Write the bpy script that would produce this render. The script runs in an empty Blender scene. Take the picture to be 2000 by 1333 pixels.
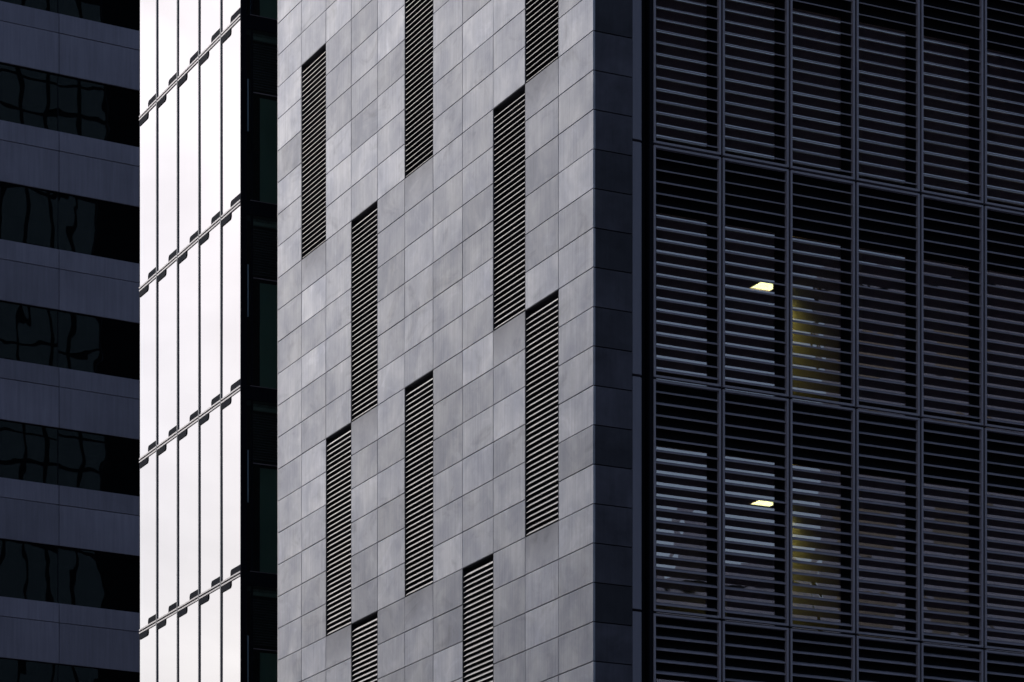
import bpy, bmesh, math, random
from mathutils import Vector, Matrix, Euler
R = math.radians
random.seed(7)
sc = bpy.context.scene
col = sc.collection

# ------------------------------------------------------------------ camera
CAM_Z = 1.7
cd = bpy.data.cameras.new('camera')
cam = bpy.data.objects.new('camera', cd); col.objects.link(cam)
cam.location = (0, 0, CAM_Z); cam.rotation_euler = (R(90), 0, 0)
cd.sensor_width = 36.0; cd.lens = 36.0 * 6228 / 2000
cd.shift_y = (2580 - 666.5) / 2000
cd.clip_start = 0.5; cd.clip_end = 3000
sc.camera = cam

# ------------------------------------------------------------------ sky, sun, exposure
SUN_AZ, SUN_EL = -72.0, 38.0           # azimuth clockwise from +Y
w = bpy.data.worlds.new('World'); sc.world = w; w.use_nodes = True
nt = w.node_tree; nt.nodes.clear()
sky = nt.nodes.new('ShaderNodeTexSky'); sky.sky_type = 'NISHITA'; sky.sun_disc = False
sky.sun_elevation = R(SUN_EL); sky.sun_rotation = R(SUN_AZ)
sky.altitude = 0; sky.air_density = 1.0; sky.dust_density = 4.0; sky.ozone_density = 1.5
bg = nt.nodes.new('ShaderNodeBackground'); bg.inputs['Strength'].default_value = 0.05
ow = nt.nodes.new('ShaderNodeOutputWorld')
tc = nt.nodes.new('ShaderNodeTexCoord')
cn = nt.nodes.new('ShaderNodeTexNoise'); cn.inputs['Scale'].default_value = 3.5; cn.inputs['Detail'].default_value = 6
cn.inputs['Roughness'].default_value = .55; cn.inputs['Distortion'].default_value = .4
cm = nt.nodes.new('ShaderNodeMapping'); cm.inputs['Scale'].default_value = (1, 1, 2.2)
nt.links.new(tc.outputs['Generated'], cm.inputs['Vector']); nt.links.new(cm.outputs[0], cn.inputs['Vector'])
cr = nt.nodes.new('ShaderNodeMapRange'); nt.links.new(cn.outputs['Fac'], cr.inputs[0])
for i_, v_ in enumerate((.32, .68, .74, 1.22)): cr.inputs[1 + i_].default_value = v_
cmul = nt.nodes.new('ShaderNodeVectorMath'); cmul.operation = 'SCALE'
nt.links.new(sky.outputs[0], cmul.inputs[0]); nt.links.new(cr.outputs[0], cmul.inputs['Scale'])
nt.links.new(cmul.outputs[0], bg.inputs['Color']); nt.links.new(bg.outputs[0], ow.inputs['Surface'])
ld = bpy.data.lights.new('sun', 'SUN'); ld.energy = 1.6; ld.angle = R(24); ld.color = (1.0, 0.985, 0.98)
sun = bpy.data.objects.new('sun', ld); col.objects.link(sun)
sdir = Vector((math.sin(R(SUN_AZ)) * math.cos(R(SUN_EL)), math.cos(R(SUN_AZ)) * math.cos(R(SUN_EL)), math.sin(R(SUN_EL))))
sun.rotation_euler = sdir.to_track_quat('Z', 'Y').to_euler()
sun.location = sdir * 200
sc.view_settings.view_transform = 'Standard'; sc.view_settings.look = 'None'
sc.view_settings.exposure = 1.4; sc.view_settings.gamma = 1.0
sc.view_settings.use_curve_mapping = False
sc.render.engine = 'CYCLES'
sc.cycles.max_bounces = 8; sc.cycles.transparent_max_bounces = 16
sc.cycles.sample_clamp_indirect = 4.0
sc.cycles.use_denoising = True

# ------------------------------------------------------------------ material helpers
def mat(name):
    m = bpy.data.materials.new(name); m.use_nodes = True
    m.node_tree.nodes.clear()
    return m, m.node_tree.nodes, m.node_tree.links
def out(N, L, sh):
    o = N.new('ShaderNodeOutputMaterial'); L.new(sh, o.inputs['Surface'])
def math_(N, L, op, a, b=None, c=None):
    n = N.new('ShaderNodeMath'); n.operation = op
    for i, v in enumerate((a, b, c)):
        if v is None: continue
        if isinstance(v, (int, float)): n.inputs[i].default_value = v
        else: L.new(v, n.inputs[i])
    return n.outputs[0]
def maprange(N, L, v, a, b, c, d):
    n = N.new('ShaderNodeMapRange'); L.new(v, n.inputs[0])
    for i, x in enumerate((a, b, c, d)): n.inputs[1 + i].default_value = x
    return n.outputs[0]
def noise(N, L, vec, scale, detail=4, rough=.55, dist=0.0):
    n = N.new('ShaderNodeTexNoise'); n.inputs['Scale'].default_value = scale
    n.inputs['Detail'].default_value = detail; n.inputs['Roughness'].default_value = rough
    n.inputs['Distortion'].default_value = dist
    if vec is not None: L.new(vec, n.inputs['Vector'])
    return n.outputs['Fac']
def piece_coords(N, L, scale=(1, 1, 1), shift=60.0):
    """Object coordinates shifted by each object's own random value, so that no two pieces repeat."""
    tc = N.new('ShaderNodeTexCoord'); oi = N.new('ShaderNodeObjectInfo')
    mp = N.new('ShaderNodeMapping'); mp.inputs['Scale'].default_value = scale
    cx = N.new('ShaderNodeCombineXYZ')
    r = math_(N, L, 'MULTIPLY', oi.outputs['Random'], shift)
    for i in range(3): L.new(r, cx.inputs[i])
    L.new(tc.outputs['Object'], mp.inputs['Vector']); L.new(cx.outputs[0], mp.inputs['Location'])
    return mp.outputs[0], oi.outputs['Random']
def scalecol(N, L, rgb, fac):
    n = N.new('ShaderNodeMix'); n.data_type = 'RGBA'; n.blend_type = 'MULTIPLY'; n.inputs[0].default_value = 1.0
    n.inputs[6].default_value = (*rgb, 1)
    cc = N.new('ShaderNodeCombineColor')
    for i in range(3): L.new(fac, cc.inputs[i])
    L.new(cc.outputs[0], n.inputs[7])
    return n.outputs[2]

def stone(name, dark, light, lo=.80, hi=1.13, rough=.75, bump=.08, stain=0.0):
    m, N, L = mat(name)
    cl, rnd = piece_coords(N, L, (1, 1, 1))
    st, _ = piece_coords(N, L, (14, 14, .55), 31.0)
    clouds = noise(N, L, cl, 1.3, 6, .58, .3)
    streak = noise(N, L, st, 1.6, 3, .6)
    grain = noise(N, L, cl, 70, 2, .6)
    geo = N.new('ShaderNodeNewGeometry')
    big = noise(N, L, geo.outputs['Position'], .16, 3, .5)
    mp2 = N.new('ShaderNodeMapping'); mp2.inputs['Scale'].default_value = (1.1, 1.1, 1.6)
    mp2.inputs['Rotation'].default_value = (.5, .3, 0)
    L.new(geo.outputs['Position'], mp2.inputs['Vector'])
    wisp = noise(N, L, mp2.outputs[0], .9, 6, .62, 1.2)
    v = maprange(N, L, rnd, 0, 1, lo, hi)
    v = math_(N, L, 'MULTIPLY', v, maprange(N, L, clouds, .3, .7, .88, 1.08))
    v = math_(N, L, 'MULTIPLY', v, maprange(N, L, streak, .3, .7, .90, 1.08))
    v = math_(N, L, 'MULTIPLY', v, maprange(N, L, grain, .3, .7, .97, 1.03))
    v = math_(N, L, 'MULTIPLY', v, maprange(N, L, big, .35, .65, .93, 1.06))
    v = math_(N, L, 'MULTIPLY', v, maprange(N, L, wisp, .57, .68, 1.0, 1.14))
    v = math_(N, L, 'MULTIPLY', v, maprange(N, L, wisp, .30, .44, .80, 1.0))
    if stain:      # rain marks running down from the sill above
        sx = N.new('ShaderNodeSeparateXYZ'); tcs = N.new('ShaderNodeTexCoord'); L.new(tcs.outputs['Object'], sx.inputs[0])
        hgt = math_(N, L, 'ADD', sx.outputs[2], math_(N, L, 'MULTIPLY', streak, .55))
        v = math_(N, L, 'MULTIPLY', v, maprange(N, L, hgt, .0, .62, 1.0, 1.0 - stain))
    mx = N.new('ShaderNodeMix'); mx.data_type = 'RGBA'
    mx.inputs[6].default_value = (*dark, 1); mx.inputs[7].default_value = (*light, 1)
    L.new(maprange(N, L, clouds, .35, .68, 0, 1), mx.inputs[0])
    mu = N.new('ShaderNodeMix'); mu.data_type = 'RGBA'; mu.blend_type = 'MULTIPLY'; mu.inputs[0].default_value = 1
    L.new(mx.outputs[2], mu.inputs[6])
    cc = N.new('ShaderNodeCombineColor')
    for i in range(3): L.new(v, cc.inputs[i])
    L.new(cc.outputs[0], mu.inputs[7])
    p = N.new('ShaderNodeBsdfPrincipled'); L.new(mu.outputs[2], p.inputs['Base Color'])
    p.inputs['Roughness'].default_value = rough; p.inputs['Specular IOR Level'].default_value = .25
    b = N.new('ShaderNodeBump'); b.inputs['Strength'].default_value = bump; b.inputs['Distance'].default_value = .01
    L.new(streak, b.inputs['Height']); L.new(b.outputs[0], p.inputs['Normal'])
    out(N, L, p.outputs[0])
    return m
def plain(name, rgb, rough=.5, metallic=0.0, spec=.4, vary=.08, nscale=1.5, streaks=.05):
    m, N, L = mat(name)
    cl, rnd = piece_coords(N, L)
    st, _ = piece_coords(N, L, (6, 6, .35), 17.0)
    n1 = noise(N, L, cl, nscale, 5, .6)
    n2 = noise(N, L, st, 1.5, 3, .6)
    v = maprange(N, L, n1, .3, .7, 1 - vary, 1 + vary)
    v = math_(N, L, 'MULTIPLY', v, maprange(N, L, n2, .3, .7, 1 - streaks, 1 + streaks))
    v = math_(N, L, 'MULTIPLY', v, maprange(N, L, rnd, 0, 1, 1 - vary * .6, 1 + vary * .6))
    p = N.new('ShaderNodeBsdfPrincipled'); L.new(scalecol(N, L, rgb, v), p.inputs['Base Color'])
    L.new(maprange(N, L, n1, .3, .7, rough * .88, min(1, rough * 1.12)), p.inputs['Roughness'])
    p.inputs['Metallic'].default_value = metallic; p.inputs['Specular IOR Level'].default_value = spec
    out(N, L, p.outputs[0])
    return m
def glass(name, tint, ior=1.5, coat=0.0, refl=(1, 1, 1), wave=0.0, wscale=.5, rough=0.0, boost=1.0):
    """A thin pane: tinted see-through body plus a mirror coat that grows towards grazing view by Fresnel."""
    m, N, L = mat(name)
    fr = N.new('ShaderNodeFresnel'); fr.inputs['IOR'].default_value = ior
    tr = N.new('ShaderNodeBsdfTransparent'); tr.inputs['Color'].default_value = (*tint, 1)
    gl = N.new('ShaderNodeBsdfGlossy'); gl.inputs['Color'].default_value = (*refl, 1); gl.inputs['Roughness'].default_value = rough
    f = math_(N, L, 'MULTIPLY', fr.outputs[0], boost)
    f = math_(N, L, 'ADD', f, coat); f = math_(N, L, 'MINIMUM', f, 1.0)
    if wave > 0:
        cl, _ = piece_coords(N, L, (1, 1, 1), 40.0)
        h = noise(N, L, cl, wscale, 2, .4, .4)
        b = N.new('ShaderNodeBump'); b.inputs['Strength'].default_value = 1.0; b.inputs['Distance'].default_value = wave
        L.new(h, b.inputs['Height']); L.new(b.outputs[0], gl.inputs['Normal'])
    mx = N.new('ShaderNodeMixShader'); L.new(f, mx.inputs[0]); L.new(tr.outputs[0], mx.inputs[1]); L.new(gl.outputs[0], mx.inputs[2])
    out(N, L, mx.outputs[0])
    return m
def emit(name, rgb, s):
    m, N, L = mat(name)
    e = N.new('ShaderNodeEmission'); e.inputs['Color'].default_value = (*rgb, 1); e.inputs['Strength'].default_value = s
    out(N, L, e.outputs[0]); return m

M = {
 'stone': stone('stone_light', (.345, .358, .42), (.44, .445, .48)),
 'stone_stained': stone('stone_rain_marked', (.34, .352, .41), (.42, .425, .47), .82, 1.0, .75, .08, .36),
 'stone_shaded': stone('stone_return', (.044, .040, .052), (.068, .063, .080), .45, 1.45, .65),  # stone colour darkened to carry the right face's shade
 'backing': plain('backing_board', (.025, .025, .03), .9),
 'blade': plain('louvre_metal', (.68, .655, .65), .45, .0, .4),
 'reveal': plain('reveal_metal', (.014, .015, .020), .8, 0, .05),
 'cladding': plain('pilaster_metal', (.19, .175, .215), .55, .0, .4, .05),
 'frame': plain('screen_frame_metal', (.29, .258, .295), .5, .0, .4, .05),
 'slat': plain('screen_slat_metal', (.34, .305, .345), .32, .0, .5, .06),
 'dark': plain('dark_metal', (.008, .009, .013), .7, 0, .08),
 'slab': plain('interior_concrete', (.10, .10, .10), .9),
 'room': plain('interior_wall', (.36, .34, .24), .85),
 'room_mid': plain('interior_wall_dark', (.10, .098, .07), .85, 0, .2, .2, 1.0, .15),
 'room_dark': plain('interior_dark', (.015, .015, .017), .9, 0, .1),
 'screen_glass': glass('screen_glass', (.62, .66, .60), 1.55, .32, (1, .84, .81), .0025, 1.2),
 'bay_glass': glass('bay_glass', (.40, .42, .43), 1.7, .52, (.975, .96, .985), .0012, .6),
 'return_glass': glass('return_glass', (.75, .85, .82), 1.45, .0, (.8, .9, 1), .001, .8),
 'bay_metal': plain('bay_metal', (.46, .44, .46), .35, .0, .5, .04),
 'bay_mullion': plain('bay_mullion_metal', (.17, .18, .20), .5, .0, .2, .04),
 'bay_dark': plain('bay_dark_metal', (.010, .012, .018), .85, 0, .03),
 'band_panel': plain('spandrel_panel', (.29, .262, .325), .5, .0, .35, .15, .30, .11),
 'band_glass': glass('band_glass', (.06, .07, .08), 1.45, .0, (.75, .9, 1), .012, .40),
 'blind': plain('blind_cloth', (.42, .43, .41), .8),
 'curtain': plain('curtain_cloth', (.32, .42, .38), .9),
 'strip': plain('painted_reflection', (.22, .33, .38), .5),  # bluish edge reflection as a plain surface colour
 'back_panel': plain('rear_panel', (.075, .105, .135), .5),
 'asphalt': plain('asphalt', (.05, .05, .052), .9, 0, .2, .15, 3),
 'paving': plain('paving', (.22, .215, .21), .85, 0, .2, .12, 2),
 'far_wall': plain('far_wall', (.042, .060, .105), .8),
 'far_glass': plain('far_window', (.02, .025, .03), .2),
}

# ------------------------------------------------------------------ mesh helpers
_cache = {}
def add_box(bm, a, b):
    x0, y0, z0 = a; x1, y1, z1 = b
    vs = [bm.verts.new(v) for v in ((x0,y0,z0),(x1,y0,z0),(x1,y1,z0),(x0,y1,z0),(x0,y0,z1),(x1,y0,z1),(x1,y1,z1),(x0,y1,z1))]
    for f in ((0,3,2,1),(4,5,6,7),(0,1,5,4),(1,2,6,5),(2,3,7,6),(3,0,4,7)): bm.faces.new([vs[i] for i in f])
def mesh_from(bm, name, m, smooth=False):
    me = bpy.data.meshes.new(name); bm.to_mesh(me); bm.free(); me.materials.append(m)
    if smooth:
        for p in me.polygons: p.use_smooth = True
    return me
def box_mesh(size, m, name, bevel=0.0):
    k = ('box', tuple(round(s, 4) for s in size), m.name, bevel)
    if k not in _cache:
        bm = bmesh.new(); add_box(bm, (-size[0]/2, -size[1]/2, -size[2]/2), (size[0]/2, size[1]/2, size[2]/2))
        if bevel: bmesh.ops.bevel(bm, geom=bm.edges[:], offset=bevel, segments=1, affect='EDGES')
        _cache[k] = mesh_from(bm, name, m)
    return _cache[k]
def link(name, me, parent=None, loc=(0, 0, 0)):
    o = bpy.data.objects.new(name, me); col.objects.link(o); o.location = loc
    if parent is not None: o.parent = parent
    return o
def box(name, a, b, m, parent=None, bevel=0.0):
    """Box from corner a to corner b in the parent's frame; its origin sits at its centre."""
    c = [(a[i] + b[i]) / 2 for i in range(3)]; s = [abs(b[i] - a[i]) for i in range(3)]
    po = Vector((0, 0, 0))
    if parent is not None and parent.get('_off') is not None: po = Vector(parent['_off'])
    o = link(name, box_mesh(s, m, name, bevel), parent, Vector(c) - po)
    return o
def boxes(name, L_, m, parent=None, loc=(0, 0, 0)):
    bm = bmesh.new()
    for a, b in L_: add_box(bm, a, b)
    return link(name, mesh_from(bm, name, m), parent, loc)
def prism(profile, axis, length, m, name):
    """Closed profile (list of (u, v)) extruded along axis 0 or 1; u runs along the other horizontal axis, v is up."""
    bm = bmesh.new(); rings = []
    for e in (-length/2, length/2):
        rings.append([bm.verts.new((e, u, v) if axis == 0 else (u, e, v)) for u, v in profile])
    n = len(profile)
    for i in range(n):
        bm.faces.new((rings[0][i], rings[0][(i+1) % n], rings[1][(i+1) % n], rings[1][i]))
    bm.faces.new(rings[0]); bm.faces.new(rings[1][::-1])
    bmesh.ops.recalc_face_normals(bm, faces=bm.faces)
    return mesh_from(bm, name, m)
def empty(name, loc, rz=0.0):
    o = bpy.data.objects.new(name, None); col.objects.link(o); o.location = loc; o.rotation_euler = (0, 0, rz)
    o.empty_display_size = .5
    return o
def tag(o, label, cat, group=None):
    o['label'] = label; o['category'] = cat
    if group: o['group'] = group
    return o

# ------------------------------------------------------------------ ground
g = box('ground', (-900, -900, -.5), (900, 900, 0), M['asphalt']); g['kind'] = 'structure'
CX, CY = 1.338, 52.59
RZ = math.atan2(.4392, .8984)

# ------------------------------------------------------------------ stone-clad building
ROW, COLW = .65, 13.93 / 11
STOREY = 3.9
ZJ0 = 22.98                       # height of the stone joint no. 0
def zj(n): return ZJ0 - ROW * n
ZS = 21.30                        # a storey line of the slatted face
S = empty('stone_clad_building', (CX, CY, 0), RZ)
tag(S, 'grey stone clad office building with louvred slots and a dark slatted right face', 'building')
TOP = 34.0; XE = 34.0             # roof height, length of the slatted face
LEN = 13.93
N_TOP, N_BOT = -11, 18            # stone joints between which panels are single pieces
LOUVRES = [(9, -6), (5, -6), (1, -6), (2, 0), (7, 0), (1, 6), (5, 6), (8, 6), (7, 12), (3, 12)]
# masonry behind the panels
box('backing_wall', (.20, .25, 0), (.34, LEN - .02, TOP), M['backing'], S)
box('end_wall', (.02, LEN - .018, 0), (8.0, LEN, TOP), M['reveal'], S)
# joint ground between panels (recessed)
hole = set()
for c, n in LOUVRES:
    for k in range(6): hole.add((c, n + k))
for c in range(11):
    # recessed backing strips behind each column, broken where a louvre opens
    runs = []; cur = None
    for n in range(N_TOP, N_BOT):
        if (c, n) in hole:
            if cur is not None: runs.append((cur, n)); cur = None
        elif cur is None: cur = n
    if cur is not None: runs.append((cur, N_BOT))
    for a, b in runs:
        box('backing_board', (.045, c * COLW + (.05 if c == 0 else 0), zj(b)), (.185, (c + 1) * COLW, zj(a)), M['backing'], S)
# stone panels
J = .016
for c in range(11):
    for n in range(N_TOP, N_BOT):
        if (c, n) in hole: continue
        y0, y1 = c * COLW + J/2, (c + 1) * COLW - J/2
        if c == 0: y0 = 0.0
        o = box('stone_panel', (0, y0, zj(n + 1) + J/2), (.04, y1, zj(n) - J/2), M['stone_stained' if (c, n - 1) in hole else 'stone'], S, .002)
        o.location.x += random.uniform(-.002, .003)
# walls beyond the panel field, above and below the picture
for z0, z1 in ((0, zj(N_BOT) - .006), (zj(N_TOP) + .006, TOP)):
    box('plain_stone_wall', (0, 0, z0), (.185, LEN, z1), M['stone'], S)
# end trim at the slot
box('edge_trim', (.0, LEN + .002, 0), (.10, LEN + .02, TOP), M['bay_metal'], S)
# louvres
NB = 41; BP = 6 * ROW / NB
ch, th = .088, .007
ca, sa = math.cos(R(45)), math.sin(R(45))
prof = [(0, 0), (ch*ca, ch*sa), (ch*ca - th*sa, ch*sa + th*ca), (-th*sa, th*ca + .0), (-.012, .003), (-.012, -.004)]
blade = prism(prof, 1, COLW - .05, M['blade'], 'blade')
for c, n in LOUVRES:
    y0, y1 = c * COLW, (c + 1) * COLW
    z0, z1 = zj(n + 6), zj(n)
    yc, zc = (y0 + y1) / 2, (z0 + z1) / 2
    t = .012
    bx = [((.003, y0 - yc + .004, z0 - zc), (.19, y0 - yc + .004 + t, z1 - zc)), ((.003, y1 - yc - .004 - t, z0 - zc), (.19, y1 - yc - .004, z1 - zc)),
          ((.003, y0 - yc + .016, z1 - zc - t), (.19, y1 - yc - .016, z1 - zc - .002)), ((.003, y0 - yc + .016, z0 - zc + .002), (.19, y1 - yc - .016, z0 - zc + t)),
          ((.175, y0 - yc + .016, z0 - zc + t), (.19, y1 - yc - .016, z1 - zc - t))]
    lv = boxes('louvre', bx, M['reveal'], S, (0, yc, zc))
    for k in range(NB):
        if k == NB - 1: continue
        o = link('blade', blade, lv, (.022, 0, z0 - zc + BP * (k + .35)))
        o.location.x += random.uniform(-.0015, .0015)
        o.rotation_euler = (random.uniform(-.0008, .0008), random.uniform(-.02, .02), 0)
# stone return on the right face, its shade put into the dark colour
X_RET, X_PIL, X_SCR = .738, .945, 1.122
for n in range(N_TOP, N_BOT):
    o = box('return_panel', (.044, .002, zj(n + 1) + J/2), (X_RET - .004, .042, zj(n) - J/2), M['stone_shaded'], S, .002)
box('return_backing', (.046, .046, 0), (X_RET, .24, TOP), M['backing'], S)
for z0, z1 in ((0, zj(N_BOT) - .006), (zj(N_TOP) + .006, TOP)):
    box('plain_return_wall', (.19, .002, z0), (X_RET - .004, .045, z1), M['stone_shaded'], S)
# metal pilaster, one piece for each storey, rounded on its right edge
def pilaster_mesh(h):
    w_, d_ = X_PIL - X_RET - .004, .16
    pts = [(0, 0), (w_ - .08, 0)]
    for k in range(1, 6):
        a = R(90 * k / 5); pts.append((w_ - .08 + .08 * math.sin(a), .08 - .08 * math.cos(a)))
    pts += [(w_, d_), (0, d_)]
    bm = bmesh.new(); r = [[bm.verts.new((x, y, z)) for x, y in pts] for z in (-h/2, h/2)]
    for i in range(len(pts)):
        bm.faces.new((r[0][i], r[0][(i+1) % len(pts)], r[1][(i+1) % len(pts)], r[1][i]))
    bm.faces.new(r[0][::-1]); bm.faces.new(r[1])
    return mesh_from(bm, 'pilaster', M['cladding'])
pil = pilaster_mesh(STOREY - .045)
STOREYS = [ZS + STOREY * k for k in (-5, -4, -3, -2, -1, 0, 1, 2)]      # storey bottoms
for zb in STOREYS:
    link('pilaster', pil, S, (X_RET + .002, .004, zb + STOREY / 2))
box('slot_back', (X_RET + .002, .17, 0), (X_SCR - .055, .24, TOP), M['dark'], S)
# slatted sun screens
PW = 1.324; GAP = .040; FB = .036; FD = .07
NSL, SP = 19, .1966
def aerofoil(c_, t_, tilt):
    """Lens-shaped slat section, front edge at the origin and low, back edge high."""
    up, lo = [], []
    for k in range(6):
        s = k / 5; h = t_ * math.sin(math.pi * min(1, .12 + .88 * s)) * .5 + .003
        up.append((s * c_, h)); lo.append((s * c_, -h * .5))
    p = up + lo[::-1]
    a = R(tilt)
    return [(u * math.cos(a) - v * math.sin(a), u * math.sin(a) + v * math.cos(a)) for u, v in p]
slat_me = prism(aerofoil(.178, .020, 28), 0, PW - GAP - 2 * FB + .004, M['slat'], 'slat')
def screen_frame_boxes(w_, h_):
    b = []
    b.append(((-w_/2, 0, -h_/2), (-w_/2 + FB, FD, h_/2))); b.append(((w_/2 - FB, 0, -h_/2), (w_/2, FD, h_/2)))
    b.append(((-w_/2 + FB, .001, h_/2 - FB), (w_/2 - FB, FD, h_/2))); b.append(((-w_/2 + FB, .001, -h_/2), (w_/2 - FB, FD, -h_/2 + FB)))
    return b
bm = bmesh.new()
for a, b in screen_frame_boxes(PW - GAP, STOREY - GAP): add_box(bm, a, b)
frame_me = mesh_from(bm, 'sun_screen', M['frame'])
NCOLS = 12
GY = .207                          # glass line behind the screen
far_slats = []
for zb in STOREYS[2:7]:
    for i in range(NCOLS):
        xc = X_SCR + PW * (i + .5); zc = zb + STOREY / 2
        fr = link('sun_screen', frame_me, S, (xc, 0, zc))
        for k in range(NSL):
            zk = zb + STOREY - .155 - SP * k - .075
            if i < 6 and 11.6 - .10 * i < zk < 23.9 + .1 * i and 12.0 < zk + .0 * i < 24.6:
                o = link('slat', slat_me, fr, (0, .022, zk - zc))
                o.rotation_euler = (random.uniform(-.03, .03), random.uniform(-.0012, .0012), random.uniform(-.001, .001))
            else: far_slats.append((xc, .022, zk))
bm = bmesh.new()
for x, y, z in far_slats:
    t_ = bm.verts[:]
    bm2 = bmesh.new(); bm2.from_mesh(slat_me); bmesh.ops.translate(bm2, verts=bm2.verts, vec=(x, y, z))
    tmp = bpy.data.meshes.new('t'); bm2.to_mesh(tmp); bm2.free(); bm.from_mesh(tmp); bpy.data.meshes.remove(tmp)
fs = link('slat_field', mesh_from(bm, 'slat_field', M['slat']), S); fs['kind'] = 'stuff'
for i in range(NCOLS + 1):
    x = X_SCR + PW * i
    box('window_mullion', (x - .172, GY - .012, STOREYS[1]), (x + .172, GY + .06, STOREYS[7]), M['dark'], S)
box('side_cover', (X_SCR - .05, .018, STOREYS[0]), (X_SCR + .016, GY - .014, STOREYS[7]), M['dark'], S)
for zb in STOREYS[1:8]:
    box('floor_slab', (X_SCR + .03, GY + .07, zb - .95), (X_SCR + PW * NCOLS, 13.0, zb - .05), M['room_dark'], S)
    box('ledge', (X_SCR + .03, .08, zb - .012), (X_SCR + PW * NCOLS, GY + .018, zb + .012), M['dark'], S)
for zb in STOREYS[2:7]:
    for i in range(NCOLS):
        x0 = X_SCR + PW * i + .174; x1 = x0 + PW - .348
        box('window_pane', (x0, GY, zb + .03), (x1, GY + .012, zb + STOREY - 1.06), M['screen_glass'], S)
        box('spandrel', (x0, GY - .01, zb + STOREY - 1.055), (x1, GY + .015, zb + STOREY - .02), M['dark'], S)
# rooms behind the slats
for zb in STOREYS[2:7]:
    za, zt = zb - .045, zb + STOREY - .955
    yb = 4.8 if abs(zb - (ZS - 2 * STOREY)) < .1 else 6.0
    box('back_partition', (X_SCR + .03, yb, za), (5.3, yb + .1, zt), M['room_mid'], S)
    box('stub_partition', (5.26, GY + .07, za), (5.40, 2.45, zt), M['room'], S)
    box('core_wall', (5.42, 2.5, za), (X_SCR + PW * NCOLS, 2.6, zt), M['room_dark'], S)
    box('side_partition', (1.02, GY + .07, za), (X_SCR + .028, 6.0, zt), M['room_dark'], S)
# far body of the building and the roof
box('rear_body', (X_SCR + PW * NCOLS + .05, .05, 0), (XE, LEN, TOP), M['far_wall'], S)
box('inner_core', (.36, 6.2, 0), (5.2, LEN - .03, TOP), M['backing'], S)
box('inner_core', (5.42, 2.62, 0), (X_SCR + PW * NCOLS, LEN - .03, STOREYS[0]), M['backing'], S)
box('roof', (.0, .0, TOP + .01), (XE, LEN, TOP + .4), M['far_wall'], S)

def ceiling_light(zc, label):
    """Recessed square panel lamp; local spot in the stone building's frame."""
    p = S.matrix_basis @ Vector((5.0, 2.88, zc))
    t = empty('ceiling_light', p, RZ); tag(t, label, 'ceiling light', 'ceiling lights behind the slats')
    s = .20
    boxes('trim', [((-s - .03, -s - .03, -.035), (s + .03, -s, -.002)), ((-s - .03, s, -.035), (s + .03, s + .03, -.002)),
                   ((-s - .03, -s, -.035), (-s, s, -.002)), ((s, -s, -.035), (s + .03, s, -.002))], M['bay_metal'], t)
    link('diffuser', box_mesh((2*s - .004, 2*s - .004, .012), emit('lamp_glow', (1, .90, .48), 4.0), 'diffuser'), t, (0, 0, -.022))
    ad = bpy.data.lights.new('lamp_light', 'AREA'); ad.shape = 'SQUARE'; ad.size = .42; ad.energy = 19; ad.spread = R(115); ad.color = (1, .80, .26)
    a = bpy.data.objects.new('lamp_light', ad); col.objects.link(a); a.parent = t; a.location = (0, 0, -.04)
bpy.context.view_layer.update()
ceiling_light(ZS - .952, 'lit square ceiling lamp seen through the slats of the upper floor')
ceiling_light(ZS - STOREY - .952, 'lit square ceiling lamp seen through the slats of the lower floor')

# ------------------------------------------------------------------ glass building
G = empty('glass_office_building', S.matrix_basis @ Vector((0, 16.007, 0)), RZ)
tag(G, 'narrow glass fronted building mirroring the white sky behind the stone building', 'building')
# local frame: X into the building, Y along the bright front (0 = corner by the slot)
YM = [0, 1.15, 2.483, 3.833, 5.183, 6.353]
GS = [ZS + STOREY * k for k in (-4, -3, -2, -1, 0, 1, 2, 3)]
GX = 30.0
def rounded_tab(up):
    """Dark tab by a mullion: one far corner rounded. Local: y from 0 (mullion) away, z from 0."""
    Lw, H, r = .56, .135, .07
    pts = [(0, 0), (Lw, 0)]
    for k in range(0, 6):
        a = R(90 * k / 5); pts.append((Lw - r + r * math.cos(a), H - r + r * math.sin(a)))
    pts.append((0, H))
    if not up: pts = [(-y, -z) for y, z in pts]
    bm = bmesh.new(); rr = [[bm.verts.new((x, y, z)) for y, z in pts] for x in (-.012, .0)]
    n = len(pts)
    for i in range(n): bm.faces.new((rr[0][i], rr[0][(i+1) % n], rr[1][(i+1) % n], rr[1][i]))
    bm.faces.new(rr[0]); bm.faces.new(rr[1][::-1]); bmesh.ops.recalc_face_normals(bm, faces=bm.faces)
    return mesh_from(bm, 'bracket', M['bay_dark'])
tab_u, tab_d = rounded_tab(True), rounded_tab(False)
for zb in GS:
    for i in range(5):
        p = box('glass_pane', (0, YM[i] + .012, zb + .02), (.016, YM[i+1] - .012, zb + STOREY - .02), M['bay_glass'], G)
        p.rotation_euler = (0, random.uniform(-.0012, .0012), random.uniform(-.0012, .0012))
    # transom: two bright bars with a dark joint between
    box('transom', (-.020, .0, zb + .018), (.02, YM[5], zb + .050), M['bay_metal'], G)
    box('transom', (-.020, .0, zb - .050), (.02, YM[5], zb - .018), M['bay_metal'], G)
    box('transom_joint', (-.004, .0, zb - .017), (.02, YM[5], zb + .017), M['bay_dark'], G)
    for i in range(5):
        link('bracket', tab_u, G, (-.004, YM[i] + .016, zb + .050))
        link('bracket', tab_d, G, (-.004, YM[i+1] - .016, zb - .050))
    box('floor_slab', (.10, .05, zb - .35), (GX, YM[5] - .05, zb + .05), M['slab'], G)
Z0, Z1 = GS[0], GS[-1] + STOREY
Z2 = 62.0
box('upper_wall', (0, 0, Z1 + .01), (GX, YM[5] - .04, Z2), M['far_wall'], G)
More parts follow.
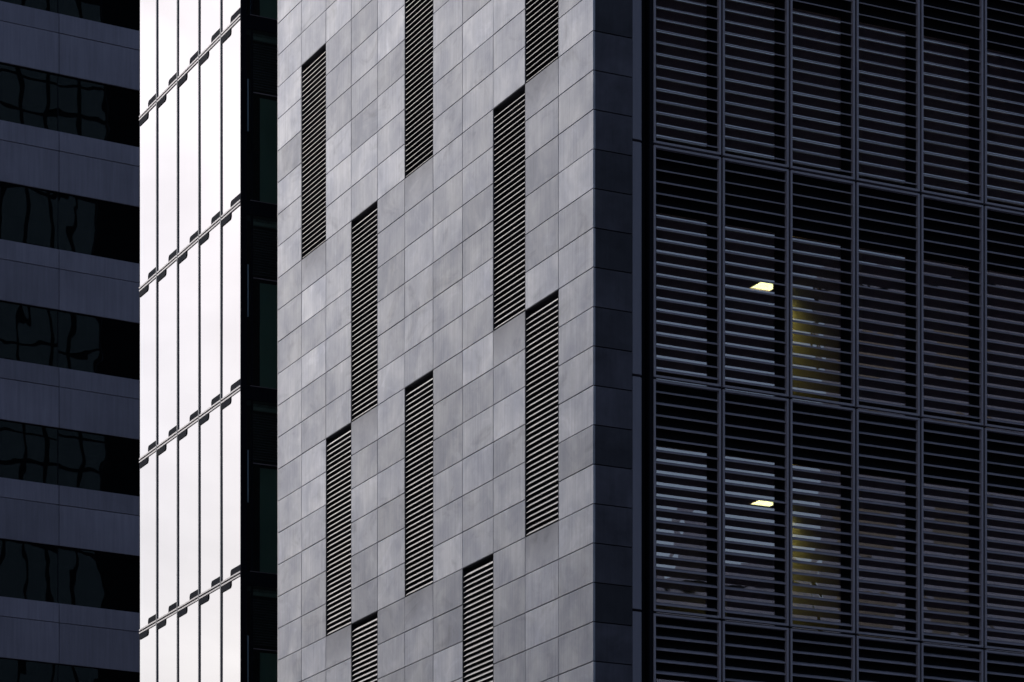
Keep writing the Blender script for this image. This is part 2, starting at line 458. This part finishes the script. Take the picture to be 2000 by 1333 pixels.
for i in range(1, 5):
    box('mullion', (-.024, YM[i] - .024, Z0), (.03, YM[i] + .024, Z1), M['bay_mullion'], G)
# return wall by the slot (faces the camera)
box('corner_post', (-.015, -.03, Z0), (.115, .0, Z1), M['bay_dark'], G)
box('side_mullion', (.22, -.025, Z0), (.262, .0, Z1), M['bay_dark'], G)
for zb in GS:
    box('side_light_pane', (.116, -.014, zb + .06), (.218, -.004, zb + STOREY - .25), M['return_glass'], G)
    box('side_pane', (.264, -.014, zb + .06), (3.5, -.004, zb + STOREY - .25), M['return_glass'], G)
    box('side_transom', (.116, -.030, zb - .24), (3.5, -.002, zb + .05), M['bay_dark'], G)
    box('side_transom_trim', (.20, -.034, zb + .052), (3.5, -.004, zb + .062), M['frame'], G)
    box('mid_rail', (.264, -.028, zb + 2.33), (3.5, -.003, zb + 2.345), M['frame'], G)
    box('blind_box', (.262, .05, zb + STOREY - .42), (3.3, .12, zb + STOREY - .29), M['blind'], G)
    sl = [((.30, .07, zb + 2.45 + .055 * k), (3.2, .10, zb + 2.45 + .055 * k + .018)) for k in range(18)]
    b_ = boxes('side_blind', sl, M['cladding'], G)
    box('curtain', (.48, .12, zb + .1), (3.0, .15, zb + 2.3), M['curtain'], G)
    # blue strip painted as the reflection along the corner window's edge
    box('painted_reflection', (.135, -.024, zb + 1.5), (.165, -.016, zb + 2.6), M['strip'], G)
# blinds behind the bright front of the lower storeys
for zb in GS[:4]:
    for i in range(5):
        L_ = [((.11, YM[i] + .08, zb + 2.2 + .06 * k), (.15, YM[i+1] - .08, zb + 2.2 + .06 * k + .03)) for k in range(25)]
        boxes('blind', L_, M['blind'], G)
box('interior_wall', (3.4, .05, Z0), (3.5, YM[5] - .05, Z1), M['room_dark'], G)
# slot floor wall and rear face with its window grid
box('slot_back_wall', (3.52, -2.05, 0), (3.6, .0, Z1), M['backing'], G)
box('base_wall', (0, -.02, 0), (GX, YM[5], Z0 - .06), M['far_wall'], G)
box('roof', (-.02, -.02, Z2 + .01), (GX, YM[5], Z2 + .5), M['far_wall'], G)
box('rear_wall', (.03, YM[5] - .04, 0), (26.05, YM[5] - .005, Z2), M['bay_dark'], G)
box('rear_core', (26.1, 3.0, 0), (GX + 8, YM[5] - .02, Z2), M['bay_dark'], G)
for zb in GS + [GS[-1] + STOREY * k for k in range(1, 7)]:
    for i in range(12, 20):
        x0 = .05 + 1.3 * i
        box('rear_pane', (x0 + .10, YM[5] - .004, zb + .12), (x0 + 1.20, YM[5] + .01, zb + 2.6), M['back_panel'], G)
        box('rear_spandrel', (x0 + .10, YM[5] - .004, zb + 2.8), (x0 + 1.20, YM[5] + .01, zb + STOREY - .02), M['back_panel'], G)

# ------------------------------------------------------------------ banded office building on the left
B = empty('banded_office_building', (-16.77, 104.4, 0), math.atan2(.4971, .8677))
tag(B, 'shaded office block with grey panel bands and dark ribbon windows, leftmost', 'building')
MOD = 3.6; XJ = 2.07
BZ = [44.92 - 3.9 * k for k in range(-2, 8)]          # tops of the panel bands
ks = range(-3, 4)
XA, XB = XJ + MOD * ks[0], XJ + MOD * (ks[-1] + 1)
for z in BZ:
    for k in ks:
        x0, x1 = XJ + MOD * k + .010, XJ + MOD * (k + 1) - .010
        for nm, a, b in (('upper_panel', z - .635, z), ('lower_panel', z - 1.99, z - .655)):
            o = box(nm, (x0, .0, a), (x1, .06, b), M['band_panel'], B, .006)
            o.location.y += random.uniform(-.004, .004)
        o = box('window_pane', (x0, .11, z - 3.9 + .012), (x1, .122, z - 2.0), M['band_glass'], B)
        o.rotation_euler = (random.uniform(-.002, .002), 0, random.uniform(-.003, .003))
    box('panel_backing', (XA, .062, z - 1.985), (XB, .30, z - .004), M['backing'], B)
    box('floor_slab', (XA, .32, z - 1.6), (XB, 12.0, z - .5), M['room_dark'], B)
for k in ks:
    x = XJ + MOD * k
    box('window_mullion', (x - .018, .105, BZ[-1] - 3.9), (x + .018, .16, BZ[0]), M['dark'], B)
box('inner_wall', (XA, 4.0, 0), (XB, 4.2, BZ[0]), M['room_dark'], B)
box('side_wall', (XB, .0, 0), (XB + .3, 14, BZ[0]), M['band_panel'], B)
box('side_wall', (XA - .3, .0, 0), (XA, 14, BZ[0]), M['band_panel'], B)
box('lower_wall', (XA, .0, 0), (XB, 14, BZ[-1] - 3.91), M['band_panel'], B)
box('roof', (XA - .3, 0, BZ[0] + .01), (XB + .3, 14, BZ[0] + .4), M['band_panel'], B)

# ------------------------------------------------------------------ buildings across the street (seen only mirrored in the windows), and unseen towers added for shade
def street_block(name, x, y, rz, wdt, dep, h, label, win=True):
    t = empty(name, (x, y, 0), R(rz)); tag(t, label, 'building', 'buildings across the street')
    box('wall', (-wdt/2, -dep/2, 0), (wdt/2, dep/2, h), M['far_wall'], t)
    box('parapet', (-wdt/2 - .15, -dep/2 - .15, h + .01), (wdt/2 + .15, dep/2 + .15, h + .7), M['far_wall'], t)
    nb = int(wdt // 4)
    rr = random.Random(int(x * 7 + y * 3))
    for k in range(int(wdt // 3)):
        px = -wdt/2 + 1.2 + 3 * k; pw = rr.uniform(.8, 2.4); ph = rr.uniform(.4, 3.2)
        box('plant_room', (px, dep/2 - 3.5, h + .72), (px + pw, dep/2 - 1.0, h + .72 + ph), M['far_wall'], t)
    for f in range(int(h // 3.8)):
        for k in range(nb):
            x0 = -wdt/2 + .8 + k * (wdt - 1.0) / nb
            box('window', (x0, dep/2 - .02, 1.2 + 3.8 * f), (x0 + 2.4, dep/2 + .03, 3.2 + 3.8 * f), M['far_glass'], t)
    return t
street_block('street_block', 78.1, -3.2, 58, 19.5, 14, 34, 'lower dark block mirrored in the windows behind the slats')
street_block('street_block', 89.2, 14.6, 58, 22, 14, 47, 'taller dark block mirrored in the windows behind the slats at far right')
street_block('shade_tower', 14, -52, 5, 56, 24, 72, 'tall unseen tower added behind the viewer to shade the right faces')  # added blocker: keeps sky light off the right faces
street_block('shade_tower', -36.1, 60.8, -50.3, 47, 16, 36.5, 'lower of two unseen towers added at left to dim the sun on the stone wall')  # added blocker: its roof edge part-covers the sun for the low panels
street_block('shade_tower', -73, 53.9, -108, 30, 18, 90, 'taller of two unseen towers added at left to dim the sun on the stone wall')  # added blocker: its side edge part-covers the sun near the corner
